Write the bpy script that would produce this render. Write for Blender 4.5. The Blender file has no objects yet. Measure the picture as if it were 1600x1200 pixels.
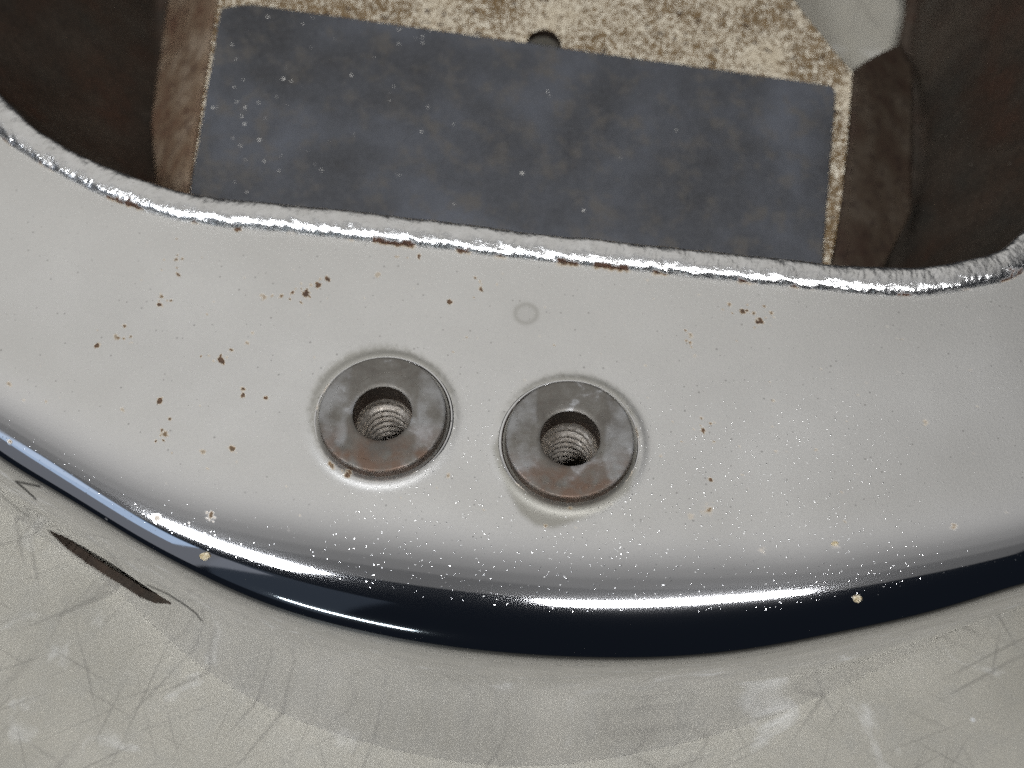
import bpy, bmesh, math, random
import numpy as np
from mathutils import Vector, noise
rng = np.random.default_rng(7)
random.seed(7)
S = 0.01                                   # the script thinks in centimetres
scene = bpy.context.scene
COL = scene.collection

# ------------------------------------------------------------------ camera
F = 1900.0; PITCH = math.radians(62); DIST = 19.0; ZT = 4.0     # focal length in photo pixels, look-down angle, cm
FW = np.array([0, math.cos(PITCH), -math.sin(PITCH)]); RT = np.array([1.0, 0, 0]); UP = np.cross(RT, FW)
CP = np.array([0, 0, ZT]) - FW * DIST
cam = bpy.data.cameras.new('camera'); camo = bpy.data.objects.new('camera', cam); COL.objects.link(camo)
camo.location = Vector(CP * S); camo.rotation_euler = (math.pi / 2 - PITCH, 0, 0)
cam.sensor_width = 36; cam.lens = F * 36 / 1600; cam.clip_start = 0.005; cam.clip_end = 60
cam.dof.use_dof = True; cam.dof.focus_distance = 18.6 * S; cam.dof.aperture_fstop = 13
scene.camera = camo

# ------------------------------------------------------------------ light
world = bpy.data.worlds.new('World'); scene.world = world; world.use_nodes = True
world.node_tree.nodes['Background'].inputs[0].default_value = (0.50, 0.66, 1.0, 1)
world.node_tree.nodes['Background'].inputs[1].default_value = 0.011
def area(name, loc, target, sx, sy, radiance, col=(1, 1, 1), spread=180):
    l = bpy.data.lights.new(name, 'AREA'); l.shape = 'RECTANGLE'; l.size = sx * S; l.size_y = sy * S
    l.energy = radiance * math.pi * sx * sy * S * S; l.color = col
    l.spread = math.radians(spread)
    o = bpy.data.objects.new(name, l); COL.objects.link(o); o.location = Vector(loc) * S
    o.rotation_euler = (Vector(target) - Vector(loc)).to_track_quat('-Z', 'Y').to_euler()
    return o
area('ceiling_softlight', (-125, 150, 150), (-125, 150, 0), 420, 160, 0.70, (1, 0.985, 0.95))
for y0, y1, e in ((50, 69.5, .58), (31, 49.5, .46), (12, 30.5, .33), (-9, 11.5, .23), (-32, -9.5, .16), (-66, -32.5, .10)):
    area('ceiling_fade_panel', (-75, (y0 + y1) / 2, 150), (-75, (y0 + y1) / 2, 0), 380, y1 - y0, e, (1, 0.985, 0.96))  # stepped panels added so the ceiling's reflection fades towards the viewer
area('tube_lamp', (12, -34, 74), (0, 4, 0), 30, 5.4, 8.0, (0.97, 0.98, 1), 58)
area('tube_lamp', (-39, -30, 74), (0, 4, 0), 28, 11, 5.2, (0.93, 0.96, 1), 65)
area('side_fill_light', (-165, -100, 100), (0, 0, 0), 150, 130, 0.15, (0.86, 0.9, 1))  # no window there; panel added for a soft band in the left rounding
area('blue_side_light', (-78, -42, 70), (0, 4, 0), 46, 24, 0.5, (0.5, 0.7, 1))  # unseen panel added for a blue glow beside the left highlight
for az, e in ((239.5, .035),):
    a_ = math.radians(az); area('side_fill_light', (193 * math.cos(a_), 193 * math.sin(a_), 100), (0, 0, 0), 58, 130, e, (0.6, 0.76, 1))  # narrow fill panel added so that band tapers off
area('far_tube_lamp', (-100, -235, 72), (0, 0, 0), 60, 4, 14, (0.8, 0.93, 1))
scene.view_settings.view_transform = 'Standard'; scene.view_settings.look = 'None'
scene.view_settings.exposure = 0; scene.view_settings.gamma = 1
scene.cycles.use_denoising = False; scene.cycles.sample_clamp_indirect = 4; scene.cycles.max_bounces = 8

# ------------------------------------------------------------------ helpers
def un(px, py, z=ZT):
    "photo pixel -> point (cm) at height z"
    d = FW + RT * (px - 800) / F + UP * (600 - py) / F
    return CP + d * (z - CP[2]) / d[2]
def unp(px, py, p0, n):
    "photo pixel -> point (cm) on the plane through p0 with normal n"
    d = FW + RT * (px - 800) / F + UP * (600 - py) / F
    return CP + d * (np.dot(p0 - CP, n) / np.dot(d, n))
def proj(P):
    q = P - CP; w = q @ FW
    return 800 + F * (q @ RT) / w, 600 - F * (q @ UP) / w

def link(name, me, parent=None, mats=()):
    o = bpy.data.objects.new(name, me); COL.objects.link(o)
    for m in mats: me.materials.append(m)
    if parent: o.parent = parent
    return o
def grid_mesh(name, P, closed_u=False, closed_v=False, keep=None, smooth=True):
    "P: (nu, nv, 3) in cm"
    nu, nv = P.shape[:2]
    idx = np.arange(nu * nv).reshape(nu, nv)
    iu = np.arange(nu if closed_u else nu - 1); iv = np.arange(nv if closed_v else nv - 1)
    a = idx[np.ix_(iu, iv)]; b = idx[np.ix_((iu + 1) % nu, iv)]
    c = idx[np.ix_((iu + 1) % nu, (iv + 1) % nv)]; d = idx[np.ix_(iu, (iv + 1) % nv)]
    q = np.stack([a, b, c, d], -1)
    if keep is not None: q = q[keep]
    return raw_mesh(name, P.reshape(-1, 3), q.reshape(-1, 4), smooth)
def raw_mesh(name, V, Q, smooth=True):
    me = bpy.data.meshes.new(name)
    k = Q.shape[1]
    me.vertices.add(len(V)); me.vertices.foreach_set('co', (np.asarray(V) * S).astype(np.float32).ravel())
    me.loops.add(Q.size); me.loops.foreach_set('vertex_index', Q.astype(np.int32).ravel())
    me.polygons.add(len(Q)); me.polygons.foreach_set('loop_start', np.arange(0, Q.size, k, dtype=np.int32))
    me.polygons.foreach_set('use_smooth', np.full(len(Q), smooth))
    me.update(calc_edges=True); me.validate()
    return me
def attr(me, name, vals):
    a = me.attributes.new(name, 'FLOAT', 'POINT'); a.data.foreach_set('value', np.asarray(vals, np.float32).ravel())
def catmull_closed(pts, n=40):
    p = np.array(pts, float); out = []
    N = len(p)
    for i in range(N):
        a, b, c, d = p[i - 1], p[i], p[(i + 1) % N], p[(i + 2) % N]
        t = np.linspace(0, 1, n, endpoint=False)[:, None]
        out.append(.5 * (2 * b + (c - a) * t + (2 * a - 5 * b + 4 * c - d) * t ** 2 + (3 * b - a - 3 * c + d) * t ** 3))
    return np.concatenate(out)
OC = np.array([0.0, 9.0])
def radial(pts, th, smooth=0.03):
    c = catmull_closed(pts) - OC
    a = np.arctan2(c[:, 1], c[:, 0]) % (2 * math.pi); r = np.hypot(c[:, 0], c[:, 1])
    o = np.argsort(a); a, r = a[o], r[o]
    g = np.linspace(0, 2 * math.pi, 2880, endpoint=False)
    rr = np.interp(g, a, r, period=2 * math.pi)
    k = np.exp(-.5 * (np.arange(-60, 61) * (2 * math.pi / 2880) / smooth) ** 2); k /= k.sum()
    rr = np.convolve(np.concatenate([rr[-60:], rr, rr[:60]]), k, 'valid')
    R = np.interp(th, g, rr, period=2 * math.pi)
    return OC + np.stack([np.cos(th), np.sin(th)], -1) * R[:, None]

# value noise in numpy
def vnoise(x, y, seed=0):
    xi = np.floor(x).astype(np.int64); yi = np.floor(y).astype(np.int64); fx = x - xi; fy = y - yi
    fx = fx * fx * (3 - 2 * fx); fy = fy * fy * (3 - 2 * fy)
    def h(i, j):
        n = (i * 374761393 + j * 668265263 + seed * 974711) & 0x7fffffff
        n = ((n ^ (n >> 13)) * 1274126177) & 0x7fffffff
        return ((n ^ (n >> 16)) & 0xffff) / 65535.0
    return (h(xi, yi) * (1 - fx) + h(xi + 1, yi) * fx) * (1 - fy) + (h(xi, yi + 1) * (1 - fx) + h(xi + 1, yi + 1) * fx) * fy
def fbm(x, y, seed=0, o=4):
    s = 0; a = .5
    for k in range(o): s = s + a * vnoise(x * 2 ** k, y * 2 ** k, seed + k); a *= .5
    return s / (1 - .5 ** o)
def sstep(a, b, x):
    t = np.clip((x - a) / (b - a), 0, 1); return t * t * (3 - 2 * t)

# ------------------------------------------------------------------ materials
class NT:
    def __init__(self, name):
        self.m = bpy.data.materials.new(name); self.m.use_nodes = True
        self.t = self.m.node_tree; self.b = self.t.nodes['Principled BSDF']
        tc = self.t.nodes.new('ShaderNodeTexCoord'); mp = self.t.nodes.new('ShaderNodeMapping')
        mp.inputs['Scale'].default_value = (100, 100, 100)
        self.t.links.new(tc.outputs['Object'], mp.inputs[0]); self.co = mp.outputs[0]       # cm
    def n(self, typ, ins=(), out=0, **kw):
        nd = self.t.nodes.new(typ)
        for k, v in kw.items(): setattr(nd, k, v)
        for k, v in (ins.items() if isinstance(ins, dict) else enumerate(ins)):
            if v is None: continue
            if hasattr(v, 'node'): self.t.links.new(v, nd.inputs[k])
            else: nd.inputs[k].default_value = v
        return nd.outputs[out]
    def scaled(self, s):
        return self.n('ShaderNodeMapping', {0: self.co, 'Scale': s})
    def noise(self, scale, detail=4, rough=.55, co=None, dist=0):
        return self.n('ShaderNodeTexNoise', {'Vector': co or self.co, 'Scale': scale, 'Detail': detail, 'Roughness': rough, 'Distortion': dist})
    def ramp(self, f, stops, interp='LINEAR'):
        nd = self.t.nodes.new('ShaderNodeValToRGB'); self.t.links.new(f, nd.inputs[0]); cr = nd.color_ramp
        cr.interpolation = interp
        while len(cr.elements) < len(stops): cr.elements.new(.5)
        for e, (p, c) in zip(cr.elements, stops):
            e.position = p; e.color = (c, c, c, 1) if not hasattr(c, '__len__') else (*c, 1)
        return nd.outputs[0]
    def mix(self, f, a, b, mode='MIX'):
        nd = self.t.nodes.new('ShaderNodeMix'); nd.data_type = 'RGBA'; nd.blend_type = mode
        for s, v in ((nd.inputs[0], f), (nd.inputs[6], a), (nd.inputs[7], b)):
            if hasattr(v, 'node'): self.t.links.new(v, s)
            else: s.default_value = v if not hasattr(v, '__len__') or len(v) == 4 else (*v, 1)
        return nd.outputs[2]
    def math(self, op, a, b=0., c=0.):
        return self.n('ShaderNodeMath', [a, b, c], operation=op)
    def attr(self, name):
        return self.n('ShaderNodeAttribute', out=2, attribute_name=name)
    def bump(self, h, strength, dist, prev=None):
        ins = {'Height': h, 'Strength': strength, 'Distance': dist * S}
        if prev is not None: ins['Normal'] = prev
        return self.n('ShaderNodeBump', ins)
    def set(self, **kw):
        for k, v in kw.items():
            s = self.b.inputs[k.replace('_', ' ')]
            if hasattr(v, 'node'): self.t.links.new(v, s)
            else: s.default_value = v if not hasattr(v, '__len__') or len(v) == 4 else (*v, 1)
        return self.m
    def dots(self, scale, rmin, rmax, share, seed=0):
        "round specks: 1 in the middle of a speck"
        co = self.n('ShaderNodeMapping', {0: self.co, 'Location': (seed * 3.1, seed * 1.7, seed * .9)})
        v = self.t.nodes.new('ShaderNodeTexVoronoi'); v.inputs['Scale'].default_value = scale
        self.t.links.new(co, v.inputs['Vector'])
        sx = self.n('ShaderNodeSeparateColor', [v.outputs['Color']])
        sep = sx.node
        r = self.n('ShaderNodeMapRange', [sep.outputs[0], 0., 1., rmin * scale, rmax * scale])
        on = self.math('LESS_THAN', sep.outputs[1], share)
        h = self.math('SUBTRACT', 1., self.math('DIVIDE', v.outputs['Distance'], r))
        return self.math('MULTIPLY', self.math('MAXIMUM', h, 0.), on)

def m_chrome():
    k = NT('old_chrome')
    satin = k.attr('satin'); rust = k.attr('rust'); stain = k.attr('stain'); sparkle = k.attr('sparkle')
    cl = k.noise(.45, 5, .6); fine = k.noise(22, 3, .6)
    tone = k.ramp(cl, [(.3, (.68, .67, .645)), (.7, (.755, .745, .72))])
    tone = k.mix(k.ramp(fine, [(.35, 0), (.65, .16)]), tone, (.52, .52, .53))
    pits = k.dots(9, .008, .022, .35, 2)
    tone = k.mix(k.math('MULTIPLY', k.math('MINIMUM', k.math('MULTIPLY', pits, 2.), .5), satin), tone, (.25, .24, .23))
    col = k.mix(satin, (.86, .86, .875), tone)
    col = k.mix(k.math('MULTIPLY', stain, .8), col, (.33, .315, .27))
    col = k.mix(k.attr('dark_line'), col, (.02, .02, .025))
    rcol = k.mix(k.ramp(k.noise(14, 3), [(.35, 0), (.65, 1)]), (.125, .07, .038), (.045, .026, .017))
    rcol = k.mix(k.ramp(rust, [(.35, 0), (.8, 1)]), (.40, .31, .19), rcol)
    rust = k.math('MINIMUM', k.math('MULTIPLY', rust, 1.5), 1.)
    col = k.mix(rust, col, rcol)
    glint_specks = k.math('MULTIPLY', k.math('MINIMUM', k.math('MULTIPLY', k.dots(10, .006, .011, .7, 5), 4.), 1.), sparkle)  # pale specks painted into the colour as glints
    col = k.mix(glint_specks, col, (.85, .85, .83))
    rgh = k.math('MULTIPLY_ADD', satin, k.ramp(cl, [(.3, .32), (.7, .36)]), .06)
    rgh = k.math('MULTIPLY_ADD', stain, .1, rgh)
    rgh = k.math('MAXIMUM', k.math('MAXIMUM', rgh, k.math('MULTIPLY', rust, .85)), k.math('MULTIPLY', glint_specks, .6))
    met = k.math('SUBTRACT', 1., k.math('MAXIMUM', rust, k.math('MULTIPLY', glint_specks, .8)))
    pim = k.math('MULTIPLY', k.math('MAXIMUM', k.dots(10, .007, .014, .7, 9), k.dots(17, .005, .010, .6, 3)), k.math('MINIMUM', k.math('MULTIPLY', sparkle, 1.5), 1.))
    nb = k.bump(pim, .6, .013)
    nb = k.bump(k.noise(26, 3, .65), k.math('MULTIPLY', satin, .16), .01, nb)
    nb = k.bump(rust, .12, .02, nb)
    return k.set(Base_Color=col, Roughness=rgh, Metallic=met, Normal=nb)
def m_bead():
    k = NT('ground_chrome_edge')
    rust = k.attr('rust')
    col = k.mix(rust, k.mix(k.noise(5, 4), (.55, .54, .52), (.8, .8, .8)), k.mix(k.noise(14, 3), (.085, .036, .017), (.03, .015, .01)))
    nb = k.bump(k.noise(9, 4, .6), .35, .04)
    nb = k.bump(k.noise(30, 2), .25, .012, nb)
    return k.set(Base_Color=col, Roughness=k.math('MULTIPLY_ADD', rust, .55, .27), Metallic=k.math('SUBTRACT', 1., rust), Normal=nb)
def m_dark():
    k = NT('brown_oxide_and_shade')  # oxide on the walls, painted shade on insert sides and plate hole
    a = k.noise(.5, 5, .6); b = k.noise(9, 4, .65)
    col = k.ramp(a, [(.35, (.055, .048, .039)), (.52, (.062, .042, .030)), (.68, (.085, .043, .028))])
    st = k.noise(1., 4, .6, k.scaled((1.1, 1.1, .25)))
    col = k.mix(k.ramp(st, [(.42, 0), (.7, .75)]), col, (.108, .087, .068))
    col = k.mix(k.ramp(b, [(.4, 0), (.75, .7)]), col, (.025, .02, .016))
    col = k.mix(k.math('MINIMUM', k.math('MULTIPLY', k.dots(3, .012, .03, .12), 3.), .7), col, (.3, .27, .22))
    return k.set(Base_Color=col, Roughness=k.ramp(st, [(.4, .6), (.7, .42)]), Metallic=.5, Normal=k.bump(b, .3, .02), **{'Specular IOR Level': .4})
def m_plate():
    k = NT('speckled_plate')
    base = k.ramp(k.noise(.8, 4), [(.3, (.47, .40, .29)), (.7, (.70, .65, .54))])
    sp = k.noise(15, 5, .62)
    big = k.noise(.8, 4)
    m = k.ramp(k.math('MULTIPLY_ADD', big, .45, sp), [(.665, 0), (.76, 1)])
    col = k.mix(m, base, k.mix(k.noise(6, 3), (.07, .042, .015), (.19, .12, .05)))
    fleck = k.ramp(k.noise(6.5, 3, .5), [(.64, 0), (.68, 1)])
    col = k.mix(fleck, col, (.05, .03, .015))
    return k.set(Base_Color=col, Roughness=.6, Metallic=.15, Normal=k.bump(sp, .5, .03))
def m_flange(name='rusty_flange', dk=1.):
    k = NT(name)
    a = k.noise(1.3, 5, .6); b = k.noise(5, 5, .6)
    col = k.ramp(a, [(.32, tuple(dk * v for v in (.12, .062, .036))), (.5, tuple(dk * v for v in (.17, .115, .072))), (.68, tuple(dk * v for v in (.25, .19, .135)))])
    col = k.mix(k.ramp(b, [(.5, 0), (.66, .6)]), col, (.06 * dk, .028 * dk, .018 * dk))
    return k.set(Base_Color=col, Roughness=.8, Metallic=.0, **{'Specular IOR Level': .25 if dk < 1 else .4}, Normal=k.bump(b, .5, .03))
def m_rubber():
    k = NT('dusty_rubber')
    a = k.noise(.42, 5, .58, dist=.2); b = k.noise(2.2, 5, .65); c = k.noise(14, 3, .6)
    col = k.ramp(a, [(.36, (.018, .018, .020)), (.5, (.035, .037, .043)), (.66, (.064, .069, .082))])
    col = k.mix(k.ramp(b, [(.5, 0), (.66, .6)]), col, (.072, .062, .05))
    col = k.mix(k.ramp(c, [(.4, 0), (.7, .22)]), col, (.10, .10, .105))
    sx = k.n('ShaderNodeSeparateXYZ', [k.co]).node
    left = k.n('ShaderNodeMapRange', [sx.outputs[0], -6., 5., .62, .2])
    thr = k.math('LESS_THAN', k.noise(1.3, 4, .6), k.math('ADD', left, .02))
    s1 = k.math('MULTIPLY', k.math('MINIMUM', k.math('MULTIPLY', k.dots(6.5, .006, .024, .5, 1), 2.5), 1.), thr)
    s2 = k.math('MINIMUM', k.math('MULTIPLY', k.dots(2.2, .015, .04, .3, 4), 2.), 1.)
    col = k.mix(k.math('MULTIPLY', k.math('MAXIMUM', s1, s2), .95), col, (.75, .72, .66))
    return k.set(Base_Color=col, Roughness=k.ramp(a, [(.3, .6), (.7, .42)]), Normal=k.bump(c, .2, .02))
def m_insert():
    k = NT('oxidised_steel')
    oi = k.n('ShaderNodeObjectInfo')
    own = k.co
    k.co = k.n('ShaderNodeMapping', {0: k.co, 'Location': k.n('ShaderNodeVectorMath', {0: oi, 1: (1370, 910, 0)}, operation='MULTIPLY')})
    a = k.noise(1.6, 5, .6, dist=.4); b = k.noise(14, 4, .6)
    col = k.ramp(a, [(.33, (.095, .085, .073)), (.5, (.14, .13, .113)), (.58, (.16, .15, .135)), (.66, (.36, .36, .36))])
    col = k.mix(k.ramp(b, [(.45, 0), (.7, .4)]), col, (.11, .09, .075))
    sx = k.n('ShaderNodeSeparateXYZ', [own]).node
    ed = k.math('ABSOLUTE', k.math('ADD', sx.outputs[0], k.math('MULTIPLY_ADD', k.noise(1.1, 2), .3, -.17)))
    fac = k.n('ShaderNodeMapRange', [ed, .50, .56, 0., 1.])
    col = k.mix(k.math('MULTIPLY', fac, k.ramp(k.noise(2.4, 4), [(.38, 0), (.6, .5)])), col, (.33, .33, .33))
    low = k.n('ShaderNodeMapRange', [sx.outputs[1], -.15, -.7, 0., 1.])
    rm = k.math('MULTIPLY', low, k.ramp(k.noise(3.2, 4), [(.38, 0), (.6, .8)]))
    col = k.mix(rm, col, (.13, .075, .048))
    return k.set(Base_Color=col, Roughness=k.ramp(a, [(.4, .62), (.7, .42)]), Metallic=.5, Normal=k.bump(b, .25, .012))
def m_thread():
    k = NT('thread_steel')
    b = k.noise(16, 4)
    return k.set(Base_Color=k.ramp(b, [(.3, (.27, .235, .195)), (.7, (.52, .48, .43))]), Roughness=.38, Metallic=.8, Normal=k.bump(b, .2, .01))
def m_floor():
    k = NT('worn_concrete')
    a = k.noise(.35, 6, .6); b = k.noise(1.8, 5, .6); c = k.noise(22, 5, .7)
    col = k.ramp(a, [(.3, (.29, .272, .225)), (.7, (.395, .37, .312))])
    col = k.mix(k.ramp(b, [(.45, 0), (.75, .5)]), col, (.30, .29, .26))
    col = k.mix(k.ramp(c, [(.35, .5), (.6, 0)]), col, (.25, .24, .21))
    col = k.mix(k.ramp(k.noise(.9, 5, .55, dist=.8), [(.60, 0), (.72, .5)]), col, (.56, .55, .52))
    for sc, w, st, sd in ((.07, .0009, .4, 0), (.05, .0007, .4, 29)):
        co = k.n('ShaderNodeMapping', {0: k.co, 'Location': (sd, sd * 1.3, 0), 'Rotation': (0, 0, sd)})
        nn = k.noise(sc, 2.2, .3, co)
        br = k.ramp(k.noise(.45, 3, .5, co), [(.46, 0), (.62, st)])
        soft = k.ramp(k.math('ABSOLUTE', k.math('SUBTRACT', nn, .5)), [(0, 1), (w * 2.2, 0)])
        col = k.mix(k.math('MULTIPLY', soft, br), col, (.12, .11, .095))
    for ang, sd, thr in ((.5, 3, .66), (-.9, 11, .66), (1.9, 19, .67), (2.7, 31, .66), (1.2, 47, .67), (-.35, 61, .66)):
        co = k.n('ShaderNodeMapping', {0: k.n('ShaderNodeMapping', {0: k.co, 'Location': (sd, sd, 0), 'Rotation': (0, 0, ang)}), 'Scale': (.3, 8, 1)})
        col = k.mix(k.ramp(k.noise(1., 2, .4, co), [(thr - .01, 0), (thr + .06, .45)]), col, (.15, .14, .12))
    sp = k.math('MINIMUM', k.math('MULTIPLY', k.dots(.9, .03, .07, .22), 1.5), .6)
    col = k.mix(sp, col, (.72, .73, .74))
    return k.set(Base_Color=col, Roughness=.55, Normal=k.bump(c, .25, .03))
CHROME, BEAD, DARK, PLATE, FLANGE, RUBBER, INSERT, THREAD, FLOOR = (f() for f in (
    m_chrome, m_bead, m_dark, m_plate, m_flange, m_rubber, m_insert, m_thread, m_floor))

# ------------------------------------------------------------------ the floor
n = 41; g = np.linspace(-600, 600, n); X, Y = np.meshgrid(g, g, indexing='ij')
fl = link('floor', grid_mesh('floor', np.stack([X, Y, X * 0], -1)), None, [FLOOR]); fl['kind'] = 'structure'

# ------------------------------------------------------------------ plan curves of the chrome ring
def P2(pts, z): return [tuple(un(a, b, z)[:2]) for a, b in pts]
ZE = 3.4; ZH = 3.82
CUR_R = P2([(0, 208), (60, 250), (150, 297), (240, 330), (330, 349), (420, 357), (500, 364), (650, 381), (850, 404), (1070, 428), (1290, 450), (1380, 457), (1450, 457), (1520, 446), (1600, 420)], ZT) + \
    [(9.6, 3.5), (10.2, 5.5), (10.3, 9), (10, 12.5), (8.7, 15), (5, 16.2), (0, 16.8), (-5, 17.2), (-8.6, 16), (-10.4, 13), (-10.8, 9.5), (-10.2, 6.6)]
CUR_H = P2([(-60, 650), (0, 690), (230, 830), (380, 878), (520, 908), (810, 948), (1000, 958), (1250, 948), (1340, 935), (1600, 880)], ZH) + \
    [(9.5, -2.0), (12.2, .6), (13.6, 6), (13.2, 12), (11.2, 17), (6, 20), (0, 20.7), (-7, 20.7), (-12, 17.5), (-14, 12), (-13.5, 6), (-11, 1.4)]
CUR_E = P2([(-60, 690), (0, 742), (150, 827), (240, 878), (370, 930), (500, 973), (700, 1012), (950, 1028), (1150, 1016), (1400, 968), (1600, 914)], ZE) + \
    [(9.8, -2.5), (12.8, .4), (14.3, 6), (13.9, 12), (11.8, 17.5), (6, 20.8), (0, 21.5), (-7, 21.5), (-12.6, 18), (-14.7, 12), (-14.2, 6), (-11.6, 1.1)]
CUR_B = P2([(0, 792), (87, 851), (186, 916), (282, 1020), (430, 1112), (600, 1168), (750, 1196), (830, 1200), (900, 1195), (1150, 1140), (1234, 1108), (1400, 1030), (1515, 968), (1590, 925)], 0) + \
    [(10.5, -1.2), (13.2, 1.6), (14.8, 6), (14.4, 12), (12.3, 17.8), (6, 21.2), (0, 22), (-7, 22), (-13, 18.2), (-15.2, 12), (-14.7, 6), (-12, 1.9)]

T0, T1 = math.radians(196), math.radians(322)
NUd = 900
th = np.concatenate([np.linspace(T0, T1, NUd, endpoint=False), np.linspace(T1, T0 + 2 * math.pi, 170, endpoint=False)])
NU = len(th)
Rc = radial(CUR_R, th, .018); Hc = radial(CUR_H, th, .04); Ec = radial(CUR_E, th, .04); Bc = radial(CUR_B, th, .08)

def nat_spline(K, s_nodes, s):
    "natural cubic spline through K (m, NU, 3) at s_nodes (m,) sampled at s"
    m = len(s_nodes); h = np.diff(s_nodes)
    A = np.zeros((m, m)); A[0, 0] = A[-1, -1] = 1
    rhs = np.zeros_like(K)
    for i in range(1, m - 1):
        A[i, i - 1] = h[i - 1]; A[i, i] = 2 * (h[i - 1] + h[i]); A[i, i + 1] = h[i]
        rhs[i] = 6 * ((K[i + 1] - K[i]) / h[i] - (K[i] - K[i - 1]) / h[i - 1])
    M = np.tensordot(np.linalg.inv(A), rhs, 1)
    i = np.clip(np.searchsorted(s_nodes, s, 'right') - 1, 0, m - 2)
    hh = h[i][:, None, None]; x0 = (s - s_nodes[i])[:, None, None]; x1 = hh - x0
    return M[i] * x1 ** 3 / (6 * hh) + M[i + 1] * x0 ** 3 / (6 * hh) + (K[i] / hh - M[i] * hh / 6) * x1 + (K[i + 1] / hh - M[i + 1] * hh / 6) * x0
def lvl(c, z): return np.concatenate([c, np.full((len(c), 1), float(z))], 1)
mixc = lambda t: Rc * (1 - t) + Hc * t
HZ = np.array([(-100, 650), (0, 712), (100, 776), (200, 836), (290, 886), (340, 911), (400, 938), (500, 970), (600, 994), (700, 1011), (830, 1024), (950, 1028), (1050, 1026), (1150, 1017), (1280, 995), (1400, 968), (1500, 942), (1600, 913), (1700, 880)], float)
mid = NUd // 2
dE = np.zeros(NU); kk = np.exp(-.5 * (np.arange(-90, 91) / 30.) ** 2); kk /= kk.sum()
for it in range(7):
    # the roll of the outer edge is fitted so that the floor's far edge mirrors where the photograph shows it
    eo = (Ec - OC); eo /= np.linalg.norm(eo, axis=1, keepdims=True)
    E2 = Ec + eo * dE[:, None]
    K = np.stack([lvl(Rc, ZT), lvl(mixc(.33), 4.03), lvl(mixc(.7), 4.0), lvl(Hc, ZH), lvl(E2, ZE), lvl(E2 * .55 + Bc * .45, 1.75), lvl(Bc, 0)])
    if it == 0: sn = np.concatenate([[0], np.cumsum(np.linalg.norm(np.diff(K[:, mid], axis=0), axis=1))])
    s = np.concatenate([np.linspace(0, sn[3] * .97, 250, endpoint=False), np.linspace(sn[3] * .97, sn[-1], 150)])
    G = nat_spline(K, sn, s).transpose(1, 0, 2)           # (NU, NV, 3)
    if it == 6: break
    A_ = G[:NUd]; gu = np.gradient(A_, axis=0); gv = np.gradient(A_, axis=1); N_ = np.cross(gv, gu); N_ /= np.linalg.norm(N_, axis=-1, keepdims=True) + 1e-12
    if N_[mid, 50, 2] < 0: N_ = -N_
    D_ = A_ - CP; D_ /= np.linalg.norm(D_, axis=-1, keepdims=True)
    rz = D_[..., 2] - 2 * (D_ * N_).sum(-1) * N_[..., 2]
    v = 240 + np.argmax(rz[:, 240:] < 0, axis=1)
    hx, hy = proj(A_[np.arange(NUd), v])
    dl = np.clip((np.interp(hx, HZ[:, 0], HZ[:, 1]) - hy) / 100., -.25, .25)
    dl[(hx < -60) | (hx > 1660)] = 0
    dl = np.convolve(np.pad(dl, 90, mode='edge'), kk, 'valid')
    dE[:NUd] += .6 * dl * sstep(0, 70, np.arange(NUd)) * sstep(0, 70, NUd - 1 - np.arange(NUd))
    print('edge fit', it, float(np.abs(dl).max()))
G[..., 2] = np.maximum(G[..., 2], 0)
NV = len(s)
px, py = proj(G.reshape(-1, 3)); px = px.reshape(NU, NV); py = py.reshape(NU, NV)
dense = np.zeros(NU, bool); dense[:NUd] = True

# slight hand-made unevenness of the polished sheet
und = (fbm(G[..., 0] * .35, G[..., 1] * .35, 3, 2) - .5)
G[..., 2] += .004 * und * sstep(0, .6, s)[None] * (1 - sstep(sn[4] + .4, sn[-1], s))[None]

# ---- the slot in the outer wall
SLIT = np.array([(74, 828), (100, 838), (135, 857), (180, 884), (225, 915), (268, 943), (240, 941), (215, 931), (190, 914), (165, 899), (135, 880), (105, 858)], float)
def sdist(poly, x, y):
    d = np.full(x.shape, 1e9); ins = np.zeros(x.shape, bool); N = len(poly)
    for i in range(N):
        (x0, y0), (x1, y1) = poly[i], poly[(i + 1) % N]
        t = np.clip(((x - x0) * (x1 - x0) + (y - y0) * (y1 - y0)) / ((x1 - x0) ** 2 + (y1 - y0) ** 2), 0, 1)
        d = np.minimum(d, np.hypot(x - x0 - t * (x1 - x0), y - y0 - t * (y1 - y0)))
        c = ((y0 > y) != (y1 > y)) & (x < (x1 - x0) * (y - y0) / (y1 - y0 + 1e-12) + x0)
        ins ^= c
    return np.where(ins, -d, d)
wall = (s > sn[4])[None] & dense[:, None]
near = wall & (px > 40) & (px < 310) & (py > 800) & (py < 970)
sd = np.full((NU, NV), 1e3); sd[near] = sdist(SLIT, px[near], py[near])
inside = sd < 0
keep = ~(inside[np.ix_(np.arange(NU), np.arange(NV - 1))] | inside[:, 1:] | inside[(np.arange(NU) + 1) % NU][:, :-1] | inside[(np.arange(NU) + 1) % NU][:, 1:])
# snap the vertices round the opening onto its outline
gu = np.roll(G, -1, 0) - np.roll(G, 1, 0); gv = np.gradient(G, axis=1)
NRM = np.cross(gv, gu); NRM /= np.linalg.norm(NRM, axis=-1, keepdims=True) + 1e-12
if (NRM[mid, 50, 2] < 0): NRM = -NRM
# bosses: holes in the sheet
BOSS = [(597, 645), (891, 684)]
BC = [un(a, b, 4.2) for a, b in BOSS]
rb = np.minimum(np.hypot(G[..., 0] - BC[0][0], G[..., 1] - BC[0][1]), np.hypot(G[..., 0] - BC[1][0], G[..., 1] - BC[1][1]))
hole = rb < .8
keep &= ~(hole[:, :-1] & hole[:, 1:] & np.roll(hole, -1, 0)[:, :-1])
# weld fillet round each insert: the sheet swells a little
G[..., 2] += .03 * np.exp(-((rb - 1.08) / .1) ** 2)

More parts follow.
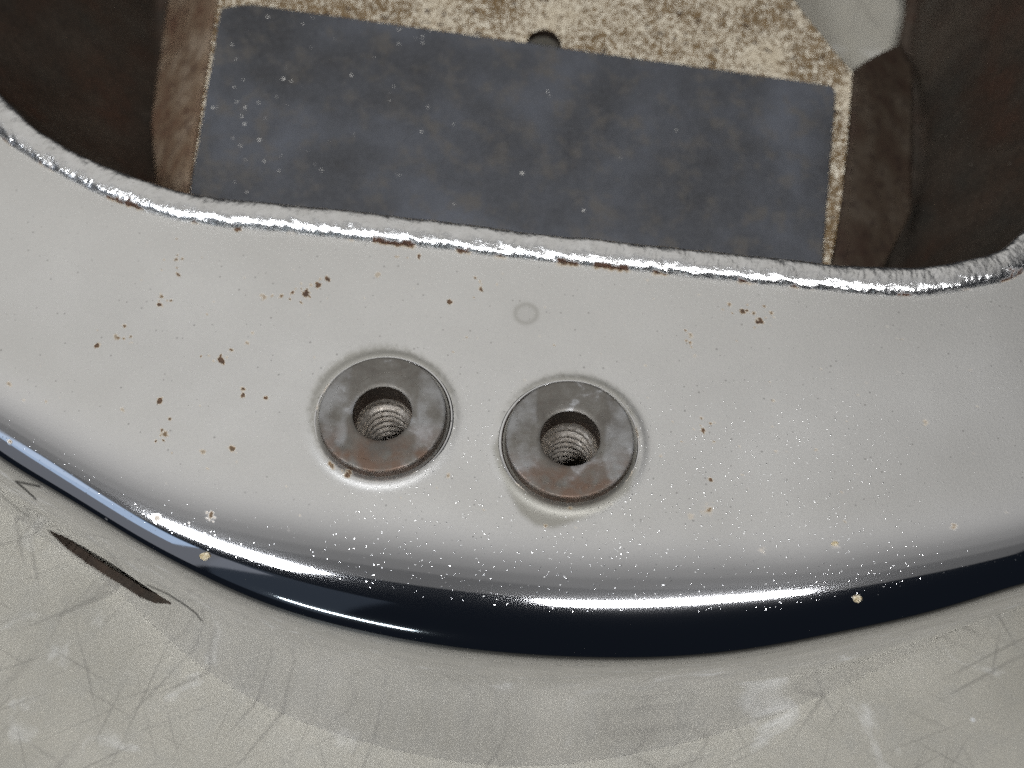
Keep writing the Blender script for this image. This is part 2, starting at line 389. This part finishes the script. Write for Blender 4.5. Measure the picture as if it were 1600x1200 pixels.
root = bpy.data.objects.new('chrome_ring', None)
me = grid_mesh('shell', G, closed_u=True, keep=keep)
# ---- masks for the wear, painted sparkle and thin dark lines, each mark where the photograph shows it
satin = (1 - sstep(sn[3] - 1.5, sn[3] - .05, s) + .14 * sstep(sn[4] + .15, sn[4] + 1.2, s))[None] * np.ones((NU, 1))
rust = np.zeros((NU, NV)); stain = np.zeros((NU, NV))
face = dense[:, None] & (s < sn[4] + .6)[None]
wob = (fbm(px / 5, py / 5, 11, 3) - .5)
for x, y, r, st in [(250, 477, 6, 1), (275, 405, 4, .7), (278, 430, 5, .8), (252, 462, 4, .7), (372, 358, 6, 1), (412, 465, 6, .6), (440, 463, 4, .7), (478, 461, 7, .9), (498, 446, 6, 1), (512, 436, 5, .9), (470, 474, 4, .7),
                    (152, 541, 6, 1), (182, 527, 5, .6), (205, 535, 4, .5), (344, 562, 8, 1), (362, 548, 5, .8), (385, 535, 5, .7), (395, 520, 4, .5), (702, 473, 6, 1), (752, 451, 5, .8), (655, 400, 5, .8), (590, 429, 5, .5), (620, 402, 4, .7),
                    (1186, 500, 8, 1), (1160, 487, 5, .8), (1178, 490, 4, .8), (1205, 488, 4, .7), (1140, 476, 4, .7), (1078, 525, 6, .6), (1085, 555, 4, .5), (1098, 672, 6, 1), (1112, 750, 5, .9), (1445, 660, 6, .5), (1353, 598, 4, .8), (1385, 510, 3, .8), (1208, 627, 3, .6),
                    (250, 627, 6, 1), (258, 678, 7, .7), (192, 640, 5, .5), (265, 653, 4, .8), (362, 700, 8, .75), (316, 706, 5, .6), (380, 606, 4, .8), (380, 618, 5, .9), (416, 623, 6, .9), (38, 625, 5, .4), (72, 627, 4, .6), (14, 600, 5, .6), (15, 690, 3, .6),
                    (328, 805, 8, .75), (245, 811, 7, .45), (1305, 851, 8, .6), (1490, 822, 6, .6), (1107, 797, 7, .7), (1107, 797, 12, .3), (1080, 807, 6, .35), (1193, 860, 8, .3), (700, 742, 5, .6), (545, 742, 8, .8), (518, 728, 7, .7), (852, 822, 4, .8), (890, 795, 4, .8)]:
    d = np.hypot(px - x, (py - y) * 1.05) / (r * .95) + wob * 1.9
    rust = np.maximum(rust, st * (1 - sstep(.45, 1.0, d)) * face)
dline = np.zeros((NU, NV))  # thin dark lines drawn into the chrome's colour
for ln in ([(230, 914), (262, 928), (290, 946), (306, 958), (315, 970)], [(-5, 768), (15, 784), (30, 797), (42, 806)], [(62, 760), (24, 752), (40, 765), (56, 780)]):
    q = dense[:, None] & (s > sn[3])[None] & (px < 340) & (py > 720) & (py < 990)
    dd = np.full(q.sum(), 1e9)
    for (x0, y0), (x1, y1) in zip(ln[:-1], ln[1:]):
        t = np.clip(((px[q] - x0) * (x1 - x0) + (py[q] - y0) * (y1 - y0)) / ((x1 - x0) ** 2 + (y1 - y0) ** 2), 0, 1)
        dd = np.minimum(dd, np.hypot(px[q] - x0 - t * (x1 - x0), py[q] - y0 - t * (y1 - y0)))
    dline[q] = np.maximum(dline[q], .9 * (1 - sstep(.6, 2.6, dd)))
for x, y in [(478, 461), (498, 446), (275, 405), (344, 562), (1186, 500), (1160, 487), (182, 527), (258, 678), (752, 451), (1080, 530), (440, 463), (1110, 670), (250, 470)]:
    for q_ in range(5):
        d = np.hypot(px - x - rng.normal(0, 15), py - y - rng.normal(0, 10)) / rng.uniform(1.6, 3.2) + wob * 1.4
        rust = np.maximum(rust, rng.uniform(.4, 1) * (1 - sstep(.5, 1.05, d)) * face)
# a scatter of tiny pits besides
for k in range(110):
    x = rng.uniform(40, 1580); y = rng.uniform(330, 860); r = rng.uniform(1.2, 2.4)
    d = np.hypot(px - x, py - y) / r + wob * 1.2
    rust = np.maximum(rust, rng.uniform(.2, .7) * (1 - sstep(.5, 1.1, d)) * face)
# rust seam where the sheet meets the ground bead
rs = s[None] - .0
DASH = [(0, 22, .6), (58, 84, .8), (164, 226, 1), (298, 312, .7), (448, 462, .4), (538, 556, .5), (580, 650, 1), (712, 736, 1.3), (770, 792, .7), (868, 908, .9), (925, 985, .9), (1018, 1046, .9), (1150, 1182, .7), (1232, 1250, .8), (1262, 1275, .6), (1400, 1428, 1), (1500, 1518, .8), (1562, 1600, 1.2)]
def dash(x):
    m = np.zeros_like(x)
    for a, b, w in DASH: m = np.maximum(m, w * sstep(a - 4, a + 8, x) * (1 - sstep(b - 8, b + 4, x)))
    return m
seam = np.clip(dash(px) * (1 - sstep(.03, .13, rs + wob * .12)), 0, 1) * dense[:, None]
rust = np.maximum(rust, seam * .9)
# the dull tongue and rings round the threaded inserts
TONGUE = np.array([(768, 700), (775, 730), (790, 765), (812, 803), (836, 822), (865, 827), (905, 814), (945, 800), (985, 770), (1000, 720), (990, 640), (890, 600), (800, 640)], float)
q = (px > 700) & (px < 1060) & (py > 560) & (py < 860) & face
t = np.zeros((NU, NV)); t[q] = 1 - sstep(-7, 5, sdist(TONGUE, px[q], py[q])); stain = np.maximum(stain, t)
for (cx, cy), rr in ((BOSS[0], 112), (BOSS[1], 106)):
    d = np.hypot(px - cx, (py - cy) * 1.1) + wob * 14
    stain = np.maximum(stain, .8 * (1 - sstep(rr - 6, rr + 10, d)) * face)
d = np.hypot(px - 822, (py - 490) * 1.15); stain = np.maximum(stain, .5 * np.exp(-((d - 17) / 4) ** 2) * face + .15 * (1 - sstep(8, 20, d)) * face)
sparkle = sstep(560, 780, py) * sstep(450, 760, px) * (1 - sstep(1250, 1500, px)) * face * .8 + .12 * face  # where the tiny bumps and painted pale glints gather
sparkle = sparkle * (1 - .3 * sstep(sn[3] - .8, sn[3] - .2, s))[None] * (1 - sstep(sn[3] - .12, sn[3] + .06, s))[None]
for nme, a in (('satin', satin), ('dark_line', dline), ('rust', np.clip(rust, 0, 1)), ('stain', np.clip(stain, 0, 1)), ('sparkle', sparkle)): attr(me, nme, a)
shell = link('chrome_ring', me, None, [CHROME])
bpy.data.objects.remove(root)
shell['label'] = 'pitted chrome ring with two threaded holes and a rusty bracket inside, lying on concrete'
shell['category'] = 'metal fitting'

# thickness of the sheet round the slot
bnd = keep
eV, eQ = [], []
def add_lip(a, b):
    i0 = len(eV)
    for (u, v) in (a, b): eV.append(G[u, v]); eV.append(G[u, v] - NRM[u, v] * .16)
    eQ.append((i0, i0 + 2, i0 + 3, i0 + 1))
us, vs = np.where(near[:, :-1])
for u, v in zip(us, vs):
    if u + 1 >= NU or v + 2 >= NV or v < 1 or u < 1: continue
    if keep[u, v] != keep[u - 1, v]: add_lip((u, v), (u, v + 1))
    if keep[u, v] != keep[u, v - 1]: add_lip((u, v), (u + 1, v))
if eQ: link('slot_edge', raw_mesh('slot_edge', np.array(eV), np.array(eQ), False), shell, [DARK])

# ------------------------------------------------------------------ the ground bead along the opening
NP = 1500; NB = 26
thb = np.linspace(math.radians(192), math.radians(326), NP)
rc = radial(CUR_R, thb, .018)
tan = np.gradient(rc, axis=0); tan /= np.linalg.norm(tan, axis=1, keepdims=True)
inn = np.stack([-tan[:, 1], tan[:, 0]], 1)                       # towards the opening
if np.dot(inn[NP // 2], OC - rc[NP // 2]) < 0: inn = -inn
ph = np.linspace(math.radians(-30), math.radians(270), NB)
L = np.concatenate([[0], np.cumsum(np.linalg.norm(np.diff(rc, axis=0), axis=1))])
LL, PH = np.meshgrid(L, ph, indexing='ij')
wid = .25 + .05 * (fbm(L * .5, L * 0 + 1.7, 31, 2) - .5)
ridge = fbm(LL * 7 + PH * 3.2, PH * 1.1 - LL * .4, 41, 4) - .5
ridge2 = fbm(LL * 16 + PH * 5, PH * 3, 47, 2) - .5
rad = wid[:, None] + (.058 * ridge + .03 * ridge2) * (.35 + .65 * (1 - sstep(1.5, 2.2, PH))) + .04 * (fbm(LL * 1.3, PH * .7, 51, 2) - .5)
c3 = np.concatenate([rc + inn * (wid * .82)[:, None], np.full((NP, 1), 4.0)], 1)
# angle 0 = outward (towards the face), 90 = up, 180 = into the opening
cph = np.cos(PH); sph = np.sin(PH); back = PH > math.pi / 2
cph = np.where(back, np.sign(cph) * np.abs(cph) ** .55, cph); sph = np.where(back, np.sign(sph) * np.abs(sph) ** .45, sph)
off = -inn[:, None, :] * cph[..., None] * 1.0
BP = np.concatenate([c3[:, None, :2] + off * rad[..., None], (c3[:, None, 2] + sph * rad * .62 - .02)[..., None]], -1)
bme = grid_mesh('rim_bead', BP)
bpx, bpy_ = proj(BP.reshape(-1, 3)); bpx = bpx.reshape(NP, NB)
brs = sstep(.35, .65, dash(bpx) * (1 - sstep(.1, .75, PH + 1.6 * ridge)) * 1.2)
attr(bme, 'rust', np.clip(brs, 0, 1))
link('rim_bead', bme, shell, [BEAD])

# ------------------------------------------------------------------ inner wall of the opening
nw = 260; thw = np.linspace(0, 2 * math.pi, nw, endpoint=False)
rw = radial(CUR_R, thw, .03)
CUR_W = [(-7.3, 6.0), (-6.6, 4.6), (-5, 3.7), (0.5, 2.95), (5.1, 2.5), (6.5, 2.7), (7.4, 3.9), (8.2, 5.9), (8.75, 8), (8.75, 10.3), (9.3, 12), (8.6, 13.8), (5, 15.4), (0, 16), (-5, 16.4), (-7.6, 15.2), (-8.1, 12.5), (-7.6, 9)]
ww = radial(CUR_W, thw, .05)
cinn = (OC - rw); cinn /= np.linalg.norm(cinn, axis=1, keepdims=True)
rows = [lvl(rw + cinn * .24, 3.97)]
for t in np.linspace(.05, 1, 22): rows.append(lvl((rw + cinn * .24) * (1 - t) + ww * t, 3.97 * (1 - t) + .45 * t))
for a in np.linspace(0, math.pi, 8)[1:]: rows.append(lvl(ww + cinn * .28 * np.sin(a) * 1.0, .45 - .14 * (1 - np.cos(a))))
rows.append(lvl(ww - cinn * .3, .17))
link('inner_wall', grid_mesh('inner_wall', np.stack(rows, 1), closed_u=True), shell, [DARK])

# ------------------------------------------------------------------ threaded inserts
def lathe(profile, n=120, wobble=0):
    a = np.linspace(0, 2 * math.pi, n, endpoint=False)
    pr = np.array(profile); P = np.zeros((n, len(pr), 3))
    P[..., 0] = np.cos(a)[:, None] * pr[:, 0]; P[..., 1] = np.sin(a)[:, None] * pr[:, 0]; P[..., 2] = pr[:, 1]
    return P
R_IN = .455
ring = [(.97, -.035), (.968, -.018), (.955, -.004), (.93, 0), (.80, .002), (.65, 0), (.53, .001), (.475, -.003), (R_IN, -.02)]
ring_me = grid_mesh('threaded_insert', lathe(ring), closed_u=True)
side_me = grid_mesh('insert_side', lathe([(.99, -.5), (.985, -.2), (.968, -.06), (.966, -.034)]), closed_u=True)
side_me.materials.append(DARK)  # insert side coloured dark for its shade and dark reflection
bore_me = grid_mesh('bore_wall', lathe([(R_IN, -.0195), (R_IN - .002, -.1), (R_IN - .004, -.25), (R_IN - .01, -.42)]), closed_u=True)
bore_me.materials.append(DARK)
na, pitch, dep = 110, .19, 1.9
zz = np.linspace(0, dep, int(dep / pitch * 14)); aa = np.linspace(0, 2 * math.pi, na, endpoint=False)
AA, ZZ = np.meshgrid(aa, zz, indexing='ij')
f = (ZZ / pitch + AA / (2 * math.pi)) % 1
tri = 1 - np.abs(2 * f - 1); tri = np.clip(tri * 1.25 - .1, 0, 1)
lead = sstep(0, .22, ZZ)
rt_ = (R_IN - .01) - lead * (.012 + .095 * tri)
TP = np.stack([np.cos(AA) * rt_, np.sin(AA) * rt_, -.42 - ZZ], -1)
thr_me = grid_mesh('thread', TP, closed_u=True)
fil = [(1.14, -.26), (1.11, -.21), (1.08, -.175), (1.05, -.16), (1.025, -.175), (1.01, -.21), (1.0, -.3)]
fil_me = grid_mesh('weld_fillet', lathe(fil), closed_u=True)
attr(fil_me, 'satin', np.full(len(fil_me.vertices), .25)); 
fr = np.array([(fbm(np.array([v.co.x * 300]), np.array([v.co.y * 300]), 61, 3)[0]) for v in fil_me.vertices])
attr(fil_me, 'rust', sstep(.66, .76, fr) * .5); attr(fil_me, 'stain', np.full(len(fil_me.vertices), .25)); attr(fil_me, 'sparkle', np.full(len(fil_me.vertices), .3))
fil_me.materials.append(CHROME)
cap_me = grid_mesh('bore_end', lathe([(.45, 0), (.2, -.12), (.005, -.16)], 40), closed_u=True)
for i, c in enumerate(BC):
    ins = link('threaded_insert', ring_me if i == 0 else ring_me.copy(), shell, [])
    if i == 0: ring_me.materials.append(INSERT); thr_me.materials.append(THREAD); cap_me.materials.append(DARK)
    ins.location = Vector(c) * S; ins.rotation_euler = (math.radians(1.0), math.radians(-.6 + i), 0.0)
    ins.data.materials.clear(); ins.data.materials.append(INSERT)
    th_o = bpy.data.objects.new('thread', thr_me); COL.objects.link(th_o); th_o.parent = ins; th_o.rotation_euler.z = 2.4 * i
    fo = bpy.data.objects.new('weld_fillet', fil_me); COL.objects.link(fo); fo.parent = ins; fo.rotation_euler.z = 1.3 * i
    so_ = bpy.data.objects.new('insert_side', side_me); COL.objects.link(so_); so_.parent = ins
    bo = bpy.data.objects.new('bore_wall', bore_me); COL.objects.link(bo); bo.parent = ins
    co = bpy.data.objects.new('bore_end', cap_me); COL.objects.link(co); co.parent = ins; co.location = (0, 0, (-.42 - dep) * S)

# ------------------------------------------------------------------ bracket inside the opening
PN = np.array([.05, -.20, 1.0]); PN /= np.linalg.norm(PN); PP = np.array([0, 6.0, 2.2])
def slab(name, pts, nrm, t, mat, parent, bev=.02, holes=()):
    bm = bmesh.new()
    vs = [bm.verts.new(Vector(p * S)) for p in pts]
    fa = bm.faces.new(vs)
    if fa.normal.dot(Vector(nrm)) < 0: fa.normal_flip()
    bm.normal_update()
    if fa.normal.dot(Vector(nrm)) < 0: fa.normal_flip()
    ex = bmesh.ops.extrude_face_region(bm, geom=[fa])
    for v in ex['geom']:
        if isinstance(v, bmesh.types.BMVert): v.co -= Vector(nrm) * t * S
    bmesh.ops.recalc_face_normals(bm, faces=bm.faces[:])
    if bev: bmesh.ops.bevel(bm, geom=bm.edges[:], offset=bev * S, segments=2, profile=.5, affect='EDGES')
    me = bpy.data.meshes.new(name); bm.to_mesh(me); bm.free()
    return link(name, me, parent, [mat])
def wavy(pts, amp, step=.18, seed=0):
    out = []; N = len(pts)
    for i in range(N):
        a, b = pts[i], pts[(i + 1) % N]; m = max(1, int(np.linalg.norm(b - a) / step))
        for j in range(m):
            p = a + (b - a) * j / m
            if j: p = p + np.array([noise.noise(Vector((p[0] * 2.1, p[1] * 2.1, seed))), noise.noise(Vector((p[0] * 2.1, p[1] * 2.1, seed + 9))), 0]) * amp
            out.append(p)
    return out
plate_px = [(352, -110), (340, 5), (288, 345), (1290, 470), (1318, 300), (1333, 112), (1290, 62), (1244, 4), (1205, -110)]
pp = [unp(a, b, PP, PN) for a, b in plate_px]
plate = slab('bracket_plate', wavy(pp, .035, .25, 1), PN, .26, PLATE, shell, .03)
hc = unp(850, 70, PP, PN)
bm = bmesh.new(); bmesh.ops.create_cone(bm, cap_ends=True, segments=48, radius1=.345 * S, radius2=.345 * S, depth=2 * S)
cme = bpy.data.meshes.new('cutter'); bm.to_mesh(cme); bm.free()
cut = link('cutter', cme); cut.location = Vector(hc) * S; cut.rotation_euler = Vector(PN).to_track_quat('Z', 'Y').to_euler()
md = plate.modifiers.new('hole', 'BOOLEAN'); md.object = cut; md.operation = 'DIFFERENCE'; md.solver = 'EXACT'
bpy.context.view_layer.update()
nm = bpy.data.meshes.new_from_object(plate.evaluated_get(bpy.context.evaluated_depsgraph_get()))
plate.modifiers.clear(); plate.data = nm; nm.name = 'bracket_plate'
nm.materials.append(DARK)
for f in nm.polygons:                                  # the bore of the hole is coloured dark for its shade
    if abs(f.normal.dot(Vector(PN))) < .3 and (f.center - Vector(hc) * S).length < .5 * S: f.material_index = 1
bpy.data.objects.remove(cut)
pad_px = [(345, 12), (395, 6), (1298, 133), (1306, 143), (1283, 445), (291, 332)]
PO = PP + PN * .11
slab('rubber_pad', wavy([unp(a, b, PO, PN) for a, b in pad_px], .02, .22, 3), PN, .108, RUBBER, plate, .025)
# side flanges bend down from the plate to the inner wall
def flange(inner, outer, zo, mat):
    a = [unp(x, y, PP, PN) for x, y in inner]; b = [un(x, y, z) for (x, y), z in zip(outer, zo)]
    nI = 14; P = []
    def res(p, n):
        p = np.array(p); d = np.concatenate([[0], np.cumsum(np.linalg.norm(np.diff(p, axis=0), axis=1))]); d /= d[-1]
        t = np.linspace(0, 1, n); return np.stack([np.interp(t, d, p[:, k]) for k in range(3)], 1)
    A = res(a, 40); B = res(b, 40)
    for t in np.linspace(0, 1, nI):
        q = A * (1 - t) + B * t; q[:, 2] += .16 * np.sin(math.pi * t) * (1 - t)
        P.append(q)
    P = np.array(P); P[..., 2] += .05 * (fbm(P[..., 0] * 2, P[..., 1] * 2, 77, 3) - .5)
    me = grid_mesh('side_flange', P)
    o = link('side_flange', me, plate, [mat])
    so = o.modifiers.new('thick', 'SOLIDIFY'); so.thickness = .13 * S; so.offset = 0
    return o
f1 = flange([(1333, 112), (1327, 210), (1312, 330), (1292, 470)], [(1404, 70), (1424, 105), (1421, 335), (1350, 470)], [1.35, 1.25, 1.1, 1.2], m_flange('dark_flange', .21))  # same flange colours, scaled darker than on the left
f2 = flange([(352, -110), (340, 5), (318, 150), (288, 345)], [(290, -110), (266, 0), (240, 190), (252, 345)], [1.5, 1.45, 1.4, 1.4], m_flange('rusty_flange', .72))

# ------------------------------------------------------------------ crumbs stuck to the chrome
k = NT('pale_crumb'); CR = k.set(Base_Color=k.ramp(k.noise(14, 3), [(.35, (.35, .27, .14)), (.65, (.58, .52, .4))]), Roughness=.8)
flat = G.reshape(-1, 3); fx, fy = px.ravel(), py.ravel()
ok = (np.repeat(dense[:, None], NV, 1) & (s < sn[5])[None]).ravel()
for (x, y, r, lab) in [(322, 868, .055, 'pale crumb at the lower edge of the left chrome highlight'), (1342, 936, .055, 'yellowish crumb at the right end of the right chrome highlight'),
                       (1304, 851, .035, 'small tan crumb on the chrome above the right highlight')]:
    i = np.argmin(np.where(ok, np.hypot(fx - x, fy - y), 1e9)); p = flat[i]; nn = NRM.reshape(-1, 3)[i]
    bm = bmesh.new(); bmesh.ops.create_icosphere(bm, subdivisions=3, radius=r * S)
    for v in bm.verts:
        v.co *= 1 + .7 * noise.noise(v.co / S * 14 + Vector((x, y, 0))); v.co.x *= 1.35; v.co.z *= .55
    me = bpy.data.meshes.new('crumb'); bm.to_mesh(me); bm.free()
    o = link('crumb', me, None, [CR]); o.location = Vector(p + nn * r * .3) * S; o.rotation_euler = Vector(nn).to_track_quat('Z', 'Y').to_euler()
    o['label'] = lab; o['category'] = 'crumb'; o['group'] = 'crumbs stuck to the chrome'
